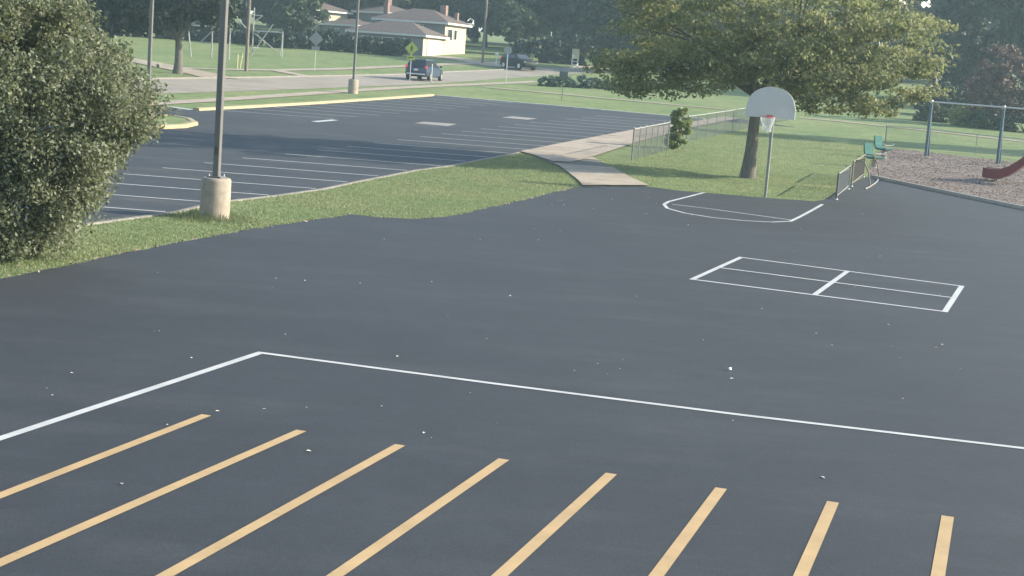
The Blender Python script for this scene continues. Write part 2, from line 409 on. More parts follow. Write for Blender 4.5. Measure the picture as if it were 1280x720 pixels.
# ------------------------------------------------------------------ foliage
NR = np.random.default_rng(11)
def leaf_faces(name, P, size, m, parent=None, aspect=1.7, up=.25, rnd=None):
    """one diamond leaf per point, scattered orientation"""
    n = len(P); nv = NR.normal(size=(n,3)); nv[:,2] += up*2; nv /= np.linalg.norm(nv,axis=1)[:,None]
    a = NR.normal(size=(n,3)); a -= nv*(a*nv).sum(1)[:,None]; a /= np.linalg.norm(a,axis=1)[:,None]; b = np.cross(nv,a)
    s = (size*NR.uniform(.5,1.5,n))[:,None]
    V = np.empty((n,4,3)); V[:,0] = P-a*s*aspect*.5; V[:,1] = P+b*s*.5+nv*s*.12; V[:,2] = P+a*s*aspect*.5; V[:,3] = P-b*s*.5+nv*s*.12
    if rnd is None: rnd = np.clip(NR.beta(2,2.6,n),0,1)
    return faces4(name, V, m, parent, rnd)
def faces4(name, V, m, parent, rnd):
    n, k = V.shape[:2]; me = bpy.data.meshes.new(name)
    me.vertices.add(n*k); me.vertices.foreach_set('co', V.reshape(-1).astype(np.float32))
    me.loops.add(n*k); me.loops.foreach_set('vertex_index', np.arange(n*k, dtype=np.int32))
    me.polygons.add(n); me.polygons.foreach_set('loop_start', np.arange(0,n*k,k, dtype=np.int32))
    me.update(calc_edges=True); me.validate()
    at = me.attributes.new('rnd','FLOAT','FACE'); at.data.foreach_set('value', rnd.astype(np.float32))
    return obj(name, me, m, parent)
def clumps(ells, ncl, rcl, nleaf, shell=.55, flat=.7):
    """clump centres spread near the surface of a set of ellipsoids; returns leaf points, colour values and centres"""
    vol = np.array([e[3]*e[4]*e[5] for e in ells])**(2/3); vol = vol/vol.sum(); C = []; tries = 0
    while len(C) < ncl and tries < ncl*40:
        tries += 1
        e = ells[NR.choice(len(ells), p=vol)]
        d = NR.normal(size=3); d /= np.linalg.norm(d); r = shell+(1-shell)*NR.random()**.6
        q = np.array(e[:3])+d*r*np.array(e[3:6])
        inside = sum(1 for g in ells if g is not e and (((q-np.array(g[:3]))/np.array(g[3:6]))**2).sum() < .45)
        if inside == 0: C.append(q)
    C = np.array(C); pts = []; col = []
    for c in C:
        k = int(nleaf*NR.uniform(.55,1.45)); r = rcl*NR.uniform(.6,1.35)
        d = NR.normal(size=(k,3)); d /= np.linalg.norm(d,axis=1)[:,None]
        d *= (r*NR.random(k)**.45)[:,None]; d[:,2] *= flat
        pts.append(c+d); col.append(np.clip(NR.beta(2,2.6,k)+NR.normal()*.10,0,1))
    return np.concatenate(pts), np.concatenate(col), C
def trunk_mb(h, r, lean=(0,0), limbs=(), n=10):
    mb = MB(); pts = []; rad = []
    for i in range(7):
        t = i/6; pts.append((lean[0]*t*t+.03*math.sin(5*t), lean[1]*t*t, -.12+(h+.12)*t)); rad.append(r*(1.28 if i == 0 else 1.06 if i == 1 else 1-.35*t))
    mb.tube(pts, rad, n)
    top = Vector(pts[-1])
    for L in limbs:
        L = Vector(L); s = top-Vector((0,0,.25*h*rng.random())); mid = s+(L-s)*.5+Vector((rng.uniform(-.3,.3),rng.uniform(-.3,.3),.12*(L-s).length))
        q1 = s+(mid-s)*.5+Vector((rng.uniform(-.15,.15),rng.uniform(-.15,.15),rng.uniform(-.1,.15)))
        mb.tube([s,q1,mid,L], [r*.42,r*.30,r*.19,r*.05], 6)
        for _ in range(2):
            e = L+Vector((rng.uniform(-1,1),rng.uniform(-1,1),rng.uniform(-.3,.8)))*.25*(L-s).length
            mb.tube([mid,(mid+e)/2+Vector((0,0,.1)),e], [r*.2,r*.12,r*.03], 5)
    return mb
def tree(name, loc, ells, h, r, ncl, rcl, nleaf, size, m, label, cat='tree', group=None, nl=9, bark=None, shell=.5, lean=(0,0), flat=.7, up=.25):
    root = empty(name, loc); P, col, C = clumps(ells, ncl, rcl, nleaf, shell, flat)
    idx = NR.choice(len(C), min(nl, len(C)), replace=False)
    if h: trunk_mb(h, r, lean, [C[i] for i in idx]).build('trunk', bark or M_BARK, root, smooth=True)
    leaf_faces('crown', P, size, m, root, rnd=col, up=up)
    return tag(root, label, cat, group)
def shrub(name, loc, rx, ry, hz, ncl, nleaf, size, m, label, cat='shrub', group=None):
    ell = [(0,0,hz*.45,rx,ry,hz*.55),(rx*.35,ry*.2,hz*.35,rx*.7,ry*.7,hz*.42),(-rx*.4,-ry*.15,hz*.38,rx*.62,ry*.7,hz*.45)]
    root = empty(name, loc); P, col, C = clumps(ell, ncl, .28*min(rx,hz), nleaf, .3, .8); P[:,2] = np.maximum(P[:,2], .03)
    leaf_faces('foliage', P, size, m, root, rnd=col)
    mb = MB()
    for k in range(5):
        a = rng.uniform(0,6.28); mb.tube([(0,0,-.05),(rx*.25*math.cos(a),ry*.25*math.sin(a),hz*.35),(rx*.45*math.cos(a),ry*.45*math.sin(a),hz*.7)],[.03*hz,.02*hz,.006*hz],5)
    mb.build('stems', M_BARKD, root); return tag(root, label, cat, group)

# ---- big bush at the corner of the lawn
bx, by, _ = U(52,326)
P, col, C = clumps([(-1.4,.6,1.7,2.2,2.0,1.75),(-.55,.2,2.75,1.75,1.7,1.5),(.42,.2,2.35,1.16,1.2,1.05),(-1.3,.5,4.3,1.9,1.8,1.8),(-.5,.0,1.0,1.0,1.0,1.05),(.05,.1,1.6,1.05,1.1,.95),(-2.9,1.0,2.6,1.6,1.8,2.6)], 700, .35, 270, .42, .85)
P[:,2] = np.maximum(P[:,2], .03)
sh = []; shc = []
for k in range(150):
    c = C[NR.integers(len(C))]; d = (c-np.array([-1.1,.4,1.8]))+NR.normal(size=3)*.5; d /= np.linalg.norm(d); d[2] += .5; Ls = NR.uniform(.35,.75)
    for q in np.linspace(.1,1,int(26*Ls)+6): sh.append(c+d*Ls*q+np.array([0,0,-.25*q*q*Ls])+NR.normal(size=3)*.035); shc.append(NR.uniform(.45,1))
P = np.concatenate([P, np.array(sh)]); col = np.concatenate([col, np.array(shc)]); P[:,2] = np.maximum(P[:,2], .03)
root = empty('bush', (bx, by, 0)); leaf_faces('foliage', P, .037, M_BUSH, root, 1.75, .2, col)
mb = MB()
for k in range(16):
    c = C[rng.randrange(len(C))]; s = Vector((rng.uniform(-1.4,-.2), rng.uniform(.1,.9), -.05)); e = Vector(c)
    mb.tube([s, s+(e-s)*.4+Vector((0,0,.35)), s+(e-s)*.75+Vector((0,0,.2)), e], [.045,.032,.02,.006], 6)
mb.build('stems', M_BARKD, root); tag(root, 'big unclipped grey green bush on the lawn edge beside the car park', 'bush')

# ---- shade tree behind the hoop
tx, ty, tz = U(934,222.5)
tree('shade_tree', (tx,ty,tz), [(0,0,7.4,5.2,4.6,3.8),(-2.9,0,5.2,2.7,2.6,2.2),(3.2,-.3,5.2,3.2,2.8,2.2),(4.5,.2,4.1,2.1,2.0,1.35),(.6,-1.8,4.8,2.2,1.8,1.3),(-4.1,.4,3.5,2.0,1.7,1.0),(-.6,-1.7,4.0,2.4,1.4,.85),(-2.6,-.6,3.7,1.9,1.5,.8),(1.6,-1.5,3.9,1.9,1.4,.8),(2.4,.6,3.35,2.2,1.8,.9),(4.3,-.4,3.2,1.7,1.6,.7),(0,1.5,5.5,4.5,3,2.5)],
     3.1, .25, 760, .66, 92, .083, M_MAPLE, 'broad leafy shade tree with yellowing leaves behind the basketball hoop', nl=11, shell=.30, lean=(.15,0), flat=.38)
# sapling growing through the fence
sx, sy, sz = U(846,187)
tree('fence_sapling', (sx,sy,sz), [(0,0,.75,.42,.4,.75),(.12,0,1.35,.38,.35,.5),(-.15,.1,.5,.38,.35,.45)], .5, .03, 60, .17, 70, .075, M_LIME, 'bright green sapling growing through the wire fence', 'sapling', nl=5)
# ---- tree over the far pavement
lx, ly, lz = U(222,92)
tree('lawn_tree', (lx,ly,lz), [(-.4,0,6.2,4.6,4.6,3.3),(-3.6,0,4.8,3.4,3.2,2.3),(1.8,0,4.9,1.9,2.2,1.8),(-5.4,0,3.7,2.2,2.2,1.4)], 2.7, .30, 240, .85, 70, .24, M_DARKT, 'spreading dark green tree with forked trunk beside the far pavement', nl=12, shell=.35, bark=M_BARK)

# ---- trees beyond the street: a few shapes, copied
def proto(mat, kind, i):
    if kind == 'round': e = [(0,0,9,5.2,5.0,5.6),(-2.8,0,6.2,3.6,3.4,3.4),(2.9,.5,6.6,3.6,3.4,3.8),(0,-1.5,4.2,4.0,3.0,3.0)]
    elif kind == 'tall': e = [(0,0,11,4.3,4.2,7.0),(1.6,0,6,3.8,3.6,4.2),(-1.8,0,5,3.8,3.6,3.8)]
    else: e = [(0,0,5,2.4,2.4,4.4),(0,0,9.5,1.7,1.7,4),(0,0,2.6,2.9,2.9,2.3)]
    return tree('background_tree', (0,0,0), e, 4.0, .32, 190, 1.05, 42, .46, mat, 'x', nl=8, shell=.45, bark=M_BARKD)
protos = [proto(M_DARKT,'round',0), proto(M_DARKT,'tall',1), proto(M_MIDT,'round',2), proto(M_MIDT,'tall',3)]
used = [False]*4
def put_tree(k, px, Y, s, sz, label, group=None):
    x = (px-640)/F*Y*1.02; o = copy_tree(protos[k]) if used[k] else protos[k]; used[k] = True
    o.location = G(x, Y, -.1); o.scale = (s,s,s*sz); o.rotation_euler = (0,0,rng.uniform(0,6.28)); tag(o, label, 'tree', group); return o
LB = 'tall dark tree in the dense row far beyond the street and houses'
for i, px in enumerate([-150,-70,0,75,150,215,285,350,415,470,530,590,650,700,760,815,870,930,990,1045,1165,1225,1290,1360]):
    put_tree([0,3,2,1,3,0][i%6], px+rng.uniform(-12,12), (208 if 430 < px < 700 else 196)+rng.uniform(-7,14)*(.4 if 430 < px < 700 else 1), rng.uniform(1.0,1.25), rng.uniform(.95,1.15), LB, 'dense tree row beyond the houses')
for i, px in enumerate([-200,-110,-20,60,130,205,270,340,420,500,575,640,715,790,860,940,1010,1200,1270,1340]):
    put_tree([1,0][i%2], px+rng.uniform(-12,12), 232+rng.uniform(-6,12), rng.uniform(1.2,1.5), rng.uniform(1.0,1.25), 'hazy tall tree in the farthest row, behind all the others', 'farthest tree row')
put_tree(0, 1092, 190, .5, .95, 'small dark tree below the sky opening beyond the field')
put_tree(0, 1126, 190, .5, .95, 'small dark tree beyond the field, between the sky opening and plum tree')
put_tree(2, 622, 177, .70, .95, 'round mid green tree standing beside the brown roofed house and utility pole')
put_tree(2, 352, 171, .72, 1.0, 'lighter green tree behind the metal climbing frames')
put_tree(0, 690, 179, .80, 1.0, 'dark leafy tree overhanging the parked dark car')
put_tree(0, 752, 158, .85, .9, 'dark leafy tree overhanging the planted bed of low shrubs')
put_tree(1, 1168, 150, .85, .9, 'dark tree standing behind the swings, beside the plum tree')
put_tree(0, 1260, 142, .95, 1.1, 'tall dark tree rising above the purple plum tree')
put_tree(3, 120, 150, .75, .9, 'mid green tree across the street behind the corner bush')
# a tree past the slide whose shadow lies across the field
o = put_tree(3, 640, 87, .62, 1.3, 'slim tall tree at the edge of the field past the slide'); o.location = G(41, 86.5, -.1)
# purple plum
px_, py_, pz_ = U(1262,160)
tree('plum_tree', (34.4, 112, zt(112)), [(0,0,3.6,2.6,2.4,2.7),(-1.3,0,2.4,1.9,1.7,1.9),(1.4,0,2.6,2.0,1.8,2.0)], 1.2, .12, 140, .5, 70, .15, M_PLUM, 'dark purple leaved tree beyond the swings', nl=7, bark=M_BARKD)
# shrubs along the far side
for i, px in enumerate([20,50,80,110,140,170,200,232,262,292,330,368,395,424,452,480]):
    Y = 157.5+rng.uniform(-.5,1.5); x = (px-640)/F*Y
    shrub('hedge_shrub', G(x,Y), 1.5, 1.0, rng.uniform(1.6,2.3), 26, 60, .26, M_DARKT, 'dark shrub in the hedge along the back of the far lawn', 'shrub', 'hedge along the far lawn')
for i, px in enumerate([640,672,704,736,768,800]):
    Y = 166+rng.uniform(-1,2); x = (px-640)/F*Y
    shrub('understory_shrub', G(x,Y), 2.0, 1.3, rng.uniform(2.0,2.8), 26, 60, .30, M_DARKT, 'dark shrub in the shade under the trees past the parked dark car', 'shrub', 'shrubs under the trees')
for i, (px, py, rx, h) in enumerate([(684,108,.8,.75),(704,109,.85,.9),(726,110,1.0,.95),(748,111,1.0,.9),(770,112,.9,.8)]):
    x, y, z = U(px,py); shrub('low_shrub', (x,y,z), rx, .8, h, 24, 60, .12, M_TEALB, 'low blue green shrub in the bed beside the lawn path', 'shrub', 'low shrubs in the bed by the path')
for (px,Y,rx,h,m,lb) in [(1180,113,1.5,1.5,M_LIME,'bright green shrub behind the swing frame'),(1202,111,1.8,1.2,M_TEALB,'low dull green shrub between the lime shrub and dark round shrub'),(1248,110,1.9,1.35,M_DARKT,'dark round shrub under the plum tree'),(1288,111,1.6,1.5,M_DARKT,'dark shrub beside the round one under the plum tree'),(1140,116,2.0,1.4,M_MIDT,'mid green shrub at the end of the field beside the swing frame')]:
    x = (px-640)/F*Y*1.02; shrub('field_shrub', G(x,Y), rx, 1.1, h, 34, 70, .13, m, lb)
for i, px in enumerate([1150,1195,1245,1300,1350]):
    Y = 126+rng.uniform(-1,2); x = (px-640)/F*Y*1.02
    shrub('boundary_shrub', G(x,Y), 2.6, 1.6, rng.uniform(2.6,3.4), 30, 60, .26, M_DARKT, 'tall dark shrub in the boundary row behind the plum tree', 'shrub', 'boundary shrubs beyond the field')

# ---- grass blades where the turf is near
def inside(poly, x, y):
    c = np.zeros(len(x), bool); n = len(poly)
    for i in range(n):
        x1,y1 = poly[i]; x2,y2 = poly[(i+1)%n]
        if y1 == y2: continue
        k = ((y1 > y) != (y2 > y)) & (x < (x2-x1)*(y-y1)/(y2-y1)+x1); c ^= k
    return c
def blades(name, poly, dens, h, label):
    p = np.array(poly); lo, hi = p.min(0), p.max(0); n = int((hi-lo).prod()*dens); x = NR.uniform(lo[0],hi[0],n); y = NR.uniform(lo[1],hi[1],n)
    k = inside(poly,x,y); x, y = x[k], y[k]; n = len(x)
    patch = .5+.25*np.sin(x*1.3+np.sin(y*.7)*2)+.25*np.sin(y*1.1+x*.4)
    a = NR.uniform(0,6.28,n); hh = h*NR.uniform(.4,1.3,n)*(.7+.6*patch); ww = NR.uniform(.008,.016,n); z = np.interp(y,GY,GZ)
    V = np.empty((n,3,3)); dx, dy = np.cos(a)*ww, np.sin(a)*ww
    V[:,0] = np.stack([x-dx,y-dy,z],1); V[:,1] = np.stack([x+dx,y+dy,z],1); V[:,2] = np.stack([x+NR.normal(size=n)*hh*.5,y+NR.normal(size=n)*hh*.5,z+hh],1)
    o = faces4(name, V, M_BLADE, None, np.clip(NR.beta(2,2.4,n)*.7+.3*patch,0,1)); return tag(o, label, 'grass', kind='stuff')
TONG = edgeL[1:]+edgeT[1:]+XY((722,226),(700,209),(664,194),(650,190.5),(560,208),(515,214),(479,221.2),(440,228.8),(400,237.4),(342,245.8),(265,254.5),(214,267))+[(-10.5,25.5)]
blades('lawn_grass', TONG, 420, .040, 'short mown grass on the strip between playground and car park')
RL = XY((812,233),(845,237.8),(940,245.8),(1018,251.2),(1030,249),(1052,235),(1082,220),(1096,196),(1104,184),(1000,171),(930,160),(860,178),(790,200),(742,198),(757,206.5),(785,221.5))
blades('tree_grass', RL, 200, .036, 'short mown grass around the shade tree')
bl = []
lampx, lampy, _ = U(268,274)
n = 900; a = NR.uniform(0,6.28,n); r = .33+NR.random(n)**2*.7; x = lampx-.25*0+np.cos(a)*r-.12; y = lampy+np.sin(a)*r
hh = .22*NR.uniform(.3,1.2,n)*np.clip(1.2-r,.2,1); V = np.empty((n,3,3)); ww = .014
V[:,0] = np.stack([x-ww,y,0*x],1); V[:,1] = np.stack([x+ww,y,0*x],1); V[:,2] = np.stack([x+NR.normal(size=n)*.06,y+NR.normal(size=n)*.06,hh],1)
tag(faces4('lamp_base_grass', V, M_BLADE, None, NR.beta(2,2,n)), 'unmown tufts of grass round the concrete lamp base', 'grass', kind='stuff')
# mulch chips
p = np.array(MUL); lo, hi = p.min(0), p.max(0); n = 90000; x = NR.uniform(lo[0],hi[0],n); y = NR.uniform(lo[1],hi[1],n); k = inside(MUL,x,y); x, y = x[k], y[k]
P = np.stack([x,y,np.interp(y,GY,GZ)+.02+.012*np.sin(x*1.7)*np.sin(y*1.1)+NR.uniform(-.006,.012,len(x))],1)
tag(leaf_faces('wood_chips', P, .034, M_CHIP, None, 2.2, 2.2), 'loose brown wood chips over the play area', 'wood chips', kind='stuff')

# ------------------------------------------------------------------ lamp posts
M_BRONZE = simple('bronze paint', (.105,.103,.100), .5, .12, 3); M_CONC = simple('lamp concrete', (.25,.215,.175), .9, .22, 5, bmp=.5)
M_STEEL = simple('galvanised steel', (.33,.34,.34), .5, .15, 9, metal=.6); M_DARKST = simple('dark steel', (.05,.05,.052), .5, .15, 9)
def lamp_post(loc, label, grp='car park lamp posts', rz=.5):
    root = empty('lamp_post', loc, rz)
    MB().lathe([(.31,-.15),(.31,.80),(.30,.84),(.275,.865),(.0,.868)][:4], 28).build('concrete_base', M_CONC, root, smooth=True)
    pb = MB().box(-.15,.15,-.15,.15,.866,.90).build('base_plate', M_BRONZE, root, bevel=.004)
    for sx in (-1,1):
        for sy in (-1,1): MB().lathe([(.016,.90),(.016,.945)], 6, (sx*.115,sy*.115)).build('bolt', M_STEEL, pb)
    MB().prism([(-.065,-.055),(-.055,-.065),(.055,-.065),(.065,-.055),(.065,.055),(.055,.065),(-.055,.065),(-.065,.055)], 2, .90, 8.6).build('pole', M_BRONZE, root)
    MB().tube([(0,0,8.5),(.5,0,8.6),(.75,0,8.6)], .035, 8).build('arm', M_BRONZE, root)
    h = MB().box(.7,1.35,-.2,.2,8.5,8.68).build('lamp_head', M_BRONZE, root, bevel=.03)
    MB().box(.76,1.29,-.15,.15,8.485,8.499).build('lens', simple('lamp lens', (.6,.6,.58), .2), h)
    MB().box(-.04,.04,-.0695,-.0655,1.35,1.50).build('hand_hole_cover', simple('hand hole', (.06,.055,.05), .5), root)
    return tag(root, label, 'lamp post', grp)
lamp_post(U(268,274), 'brown square lamp post on round concrete base in lawn strip', rz=-.2)
lamp_post(U(184,149), 'brown lamp post on the kerbed entrance island', rz=-.15)
lamp_post(U(441,117), 'brown lamp post on concrete base beyond the yellow kerb', rz=-.2)

# ------------------------------------------------------------------ utility poles
M_WOODP = bark_mat('pole wood', (.10,.085,.065), (.19,.165,.135))
def utility_pole(loc, h, r, label):
    root = empty('utility_pole', loc); MB().tube([(0,0,-.2),(0,0,h*.5),(0,0,h)], [r,r*.88,r*.7], 10).build('pole', M_WOODP, root, smooth=True)
    ca = MB().box(-1.2,1.2,-.06,.06,h-.7,h-.55).build('crossarm', M_WOODP, root)
    for s in (-1.05,-.45,.45,1.05): MB().lathe([(.04,h-.55),(.06,h-.5),(.05,h-.42),(.02,h-.4)],8,(s,0)).build('insulator', simple('insulator', (.25,.25,.27), .3), ca)
    return tag(root, label, 'utility pole', 'wooden utility poles')
utility_pole(U(307.5,89), 10.5, .135, 'wooden utility pole beside the metal climbing frame')
utility_pole(U(603,79), 11.5, .13, 'wooden utility pole at the end of the house driveway')

# ------------------------------------------------------------------ wire fences
M_WIRE = simple('fence wire', (.16,.165,.165), .6, .1, 9)
M_FPOST = simple('fence post', (.13,.135,.135), .6, .15, 9)
def fence(name, pts, h, step, label, gap=.075, wr=.0030):
    root = empty(name, (pts[0][0],pts[0][1],0)); ox, oy = pts[0][0], pts[0][1]
    P = [Vector((p[0]-ox,p[1]-oy)) for p in pts]; seg = []
    for a, b in zip(P[:-1],P[1:]):
        k = max(1, round((b-a).length/step)); seg += [a+(b-a)*i/k for i in range(k)]
    seg.append(P[-1])
    for i, p in enumerate(seg):
        z = zt(p.y+oy); r = .030 if i in (0,len(seg)-1) else .019
        o = MB().tube([(p.x,p.y,z-.1),(p.x,p.y,z+h+.03)], r, 8).build('post', M_FPOST, root)
        MB().lathe([(r*1.2,z+h+.025),(r*1.2,z+h+.05),(r*.5,z+h+.075)],8,(p.x,p.y)).build('cap', M_STEEL, o)
    for a, b in zip(seg[:-1],seg[1:]):
        MB().tube([(a.x,a.y,zt(a.y+oy)+h),(b.x,b.y,zt(b.y+oy)+h)], .020, 7).build('top_rail', simple('rail', (.24,.24,.235), .6, .1, 6), root)
        mb = MB(); L = (b-a).length; n = int(L/gap)+1; hh = h-.06
        for s in (1,-1):
            for j in range(-int(hh/gap)-1, n+int(hh/gap)+1):
                x0 = j*gap; x1 = x0+s*hh; t0, t1 = 0., 1.
                lo, hi = (x0,x1)
                def cl(v): return (v-x0)/(x1-x0)
                ts = sorted((cl(0),cl(L))); t0 = max(0,ts[0]); t1 = min(1,ts[1])
                if t1-t0 < .02: continue
                def at(t):
                    u = (x0+(x1-x0)*t)/L; q = a+(b-a)*u; return (q.x,q.y,zt(q.y+oy)+.03+hh*t)
                mb.tube([at(t0),at(t1)], wr, 3, cap=False)
        mb.build('wire_mesh', M_WIRE, root)
    return tag(root, label, 'fence')
fence('wire_fence', [U(789.5,200.5),U(834,188.5)], 1.22, 1.3, 'short wire fence panel between the concrete walk and the sapling', .07, .0022)
fence('wire_fence', [U(858,177.5),U(934,161),U(985,151)], 1.22, 2.2, 'long wire fence running behind the shade tree trunk', .09, .0025)
fence('wire_fence', [U(1106,182),U(1160,186.5),U(1280,200),U(1360,208)], 1.05, 2.6, 'low wire fence behind the swing frame along the mulch bed', .12, .0025)

# ------------------------------------------------------------------ basketball hoop
hx, hy, hz = U(956.5,246.5); hoop = empty('basketball_hoop', (hx,hy,hz), -.30)
M_POST = simple('hoop post paint', (.15,.16,.15), .5, .2, 5); M_BOARD = simple('board grey', (.43,.415,.39), .45, .06, 2); M_RIM = simple('rim red', (.42,.10,.09), .5); M_NET = simple('net cord', (.62,.62,.60), .9)
H = 2.52                                                     # rim height
MB().tube([(0,0,-.15),(0,0,H-.25),(0,-.06,H+.02),(0,-.28,H+.22),(0,-.62,H+.38)], .048, 12).build('pole', M_POST, hoop, smooth=True)
MB().tube([(0,-.1,H-.05),(0,-.40,H+.02),(0,-.62,H+.08)], .025, 8).build('brace', M_POST, hoop)
prof = [(-.76,0),(-.76,.30),(-.73,.42)]+[(.70*math.cos(math.pi-t*math.pi/14)*1.0, .44+.51*math.sin(t*math.pi/14)) for t in range(1,14)]+[(.73,.42),(.76,.30),(.76,0)]
bd = MB().prism(prof, 1, -.70, -.635); bd.v = [(x,y,z+H-.03) for x,y,z in bd.v]
board = bd.build('backboard', M_BOARD, hoop)
MB().box(-.10,.10,-.715,-.70,H-.05,H+.06).build('rim_plate', M_RIM, board)
rc = (0,-.70-.15-.225)
ring = [(rc[0]+.225*math.cos(t*math.pi/12), rc[1]+.225*math.sin(t*math.pi/12), H) for t in range(25)]
rim = MB().tube(ring, .012, 6, cap=False).tube([(-.06,-.71,H-.01),(-.10,rc[1]+.20,H)], .010, 6).tube([(.06,-.71,H-.01),(.10,rc[1]+.20,H)], .010, 6).build('rim', M_RIM, hoop)
mb = MB()
lev = [(.222,0),(.205,-.09),(.175,-.18),(.145,-.28),(.125,-.37),(.135,-.45)]
for k in range(12):
    for s in (1,-1):
        mb.tube([(rc[0]+r*math.cos((k+s*i*.5)*math.pi/6), rc[1]+r*math.sin((k+s*i*.5)*math.pi/6), H+z) for i,(r,z) in enumerate(lev)], .0075, 4)
mb.build('net', M_NET, rim)
tag(hoop, 'basketball hoop with grey fan shaped backboard at the asphalt edge', 'basketball hoop')

# ------------------------------------------------------------------ rack panels by the asphalt corner
M_MESHP = simple('panel mesh', (.22,.22,.21), .6, .15, 8, metal=.3); M_RUST = simple('weathered tube', (.15,.13,.11), .7, .3, 14)
M_DARKTUBE = simple('dull tube', (.17,.165,.155), .6, .2, 8)
def mesh_grid(a, b, z0, z1, gap, r):
    mb = MB(); a, b = Vector(a), Vector(b); L = (b-a).length; n = int(L/gap); k = int((z1-z0)/gap)
    for i in range(n+1): q = a+(b-a)*i/n; mb.tube([(q.x,q.y,z0),(q.x,q.y,z1)], r, 4)
    for j in range(k+1): z = z0+(z1-z0)*j/k; mb.tube([(a.x,a.y,z),(b.x,b.y,z)], r, 4)
    return mb
def rack(name, p, q, h, label, hoopy):
    root = empty(name, p); q = Vector(q)-Vector(p); d = Vector((q.x,q.y)).normalized(); e = (q.x,q.y); zb = q.z
    for c, z in (((0,0),0), (e,zb)):
        MB().tube([(c[0],c[1],z-.02),(c[0],c[1],z+h)], .035, 10).build('post', M_DARKST if not hoopy else M_RUST, root)
        MB().lathe([(.07,z),(.07,z+.02),(.04,z+.05)],10,c).build('foot', M_STEEL, root)
    MB().tube([(0,0,h-.02),(e[0],e[1],zb+h-.02)], .022, 8).build('top_rail', M_DARKTUBE if not hoopy else M_RUST, root)
    MB().tube([(0,0,.13),(e[0],e[1],zb+.13)], .018, 8).build('bottom_rail', M_DARKTUBE if not hoopy else M_RUST, root)
    mesh_grid((0,0), e, .15, h-.04, .075, .0055).build('mesh_panel', M_MESHP if not hoopy else M_RUST, root)
    if hoopy:
        n = Vector((d.y,-d.x)); g = lambda t,s,z: (e[0]*t+n.x*s, e[1]*t+n.y*s, zb*t+z)
        MB().tube([g(-.15,.55,.03),g(.1,.62,.03),g(.55,.66,.03),g(1.0,.6,.03),g(1.25,.4,.03)], .028, 8).build('ground_bar', M_DARKTUBE, root, smooth=True)
        for t in (.12,.98): MB().tube([g(t,.62,.03),g(t,.50,.55),g(t,.32,h*.96),g(t,.12,h),g(t,0,h-.02)], .026, 8).build('side_bow', M_RUST, root, smooth=True)
    return tag(root, label, 'sports goal' if hoopy else 'barrier')
rack('mesh_barrier', U(1045,250), U(1060,237), .86, 'grey wire mesh barrier standing upright at the asphalt corner', False)
rack('small_goal', U(1064,233.5), U(1079,222), .92, 'small weathered tube goal with brown mesh behind the grey barrier', True)

# ------------------------------------------------------------------ teal seats on springs
M_TEAL = simple('teal plastic', (.030,.105,.098), .7, .1, 3, spec=.1)
def spring_seat(loc, rz, label):
    root = empty('spring_seat', loc, rz); root.scale = (1.15,1.35,1.15); z = .42
    prof = [(.26,z+.02),(.18,z+.0),(.0,z-.02),(-.20,z+.0),(-.27,z+.06),(-.31,z+.20),(-.36,z+.46),(-.40,z+.46),(-.35,z+.16),(-.30,z-.02),(-.2,z-.08),(.0,z-.09),(.18,z-.07),(.27,z-.04)]
    MB().prism([(u,v) for u,v in prof[:5]]+[(-.30,z-.02),(-.2,z-.08),(.0,z-.09),(.18,z-.07),(.27,z-.04)], 1, -.22, .22).build('seat_pan', M_TEAL, root, bevel=.015)
    MB().prism([(-.275,z+.065),(-.31,z+.20),(-.36,z+.48),(-.41,z+.48),(-.36,z+.16),(-.315,z+.0)], 1, -.21, .21).build('backrest', M_TEAL, root, bevel=.015)
    coil = [(.09*math.cos(t*.5),.09*math.sin(t*.5),-.02+t*.5/(2*math.pi)*.062) for t in range(0,76)]
    MB().tube(coil, .016, 6).build('spring', M_RUST, root, smooth=True)
    MB().tube([(.2,-.28,z+.2),(.22,-.2,z+.12),(.22,.2,z+.12),(.2,.28,z+.2)], .016, 6).build('handle', M_STEEL, root)
    MB().lathe([(.16,-.02),(.16,.02),(.1,.03)],14).build('foot_plate', M_STEEL, root)
    return tag(root, label, 'play seat', 'teal play seats')
spring_seat(U(1092,210), -.95, 'teal plastic seat beside the small weathered goal')
spring_seat(U(1104,198), -.9, 'teal plastic seat nearer the swing frame of the pair')

# ------------------------------------------------------------------ swing frame
M_BLUE = simple('frame blue green', (.030,.070,.095), .45, .15, 4)
s1 = Vector(U(1157,195.5)); s2 = Vector(U(1246.5,205)); sw = empty('swing_frame', s1); dv = s2-s1; HS = 2.68
nn = Vector((dv.y,-dv.x,0)).normalized()
for t in (0,1,2):
    b = dv*t; b.z = zt(s1.y+b.y)-s1.z
    MB().tube([(b.x,b.y,b.z-.1),(b.x,b.y,HS-.06)], .08, 10).build('leg', M_BLUE, sw, smooth=True)
    b2 = b-nn*.5; MB().tube([(b2.x,b2.y,zt(s1.y+b2.y)-s1.z-.1),(b.x*.97+b2.x*.03,b.y*.97+b2.y*.03,HS-.12)], .055, 10).build('rear_leg', M_BLUE, sw, smooth=True)
    j = MB().lathe([(.07,HS-.10),(.085,HS-.04),(.085,HS+.07),(.06,HS+.10)],12,(b.x,b.y)).build('joint', M_STEEL, sw, smooth=True)
MB().tube([(-dv.x*.03,-dv.y*.03,HS+.01),(dv.x*2.03,dv.y*2.03,HS+.01)], .038, 10).build('top_bar', simple('pale tube', (.45,.45,.43), .45, .1, 5, metal=.4), sw, smooth=True)
tag(sw, 'blue green swing frame with pale top bar on the mulch', 'swing frame')

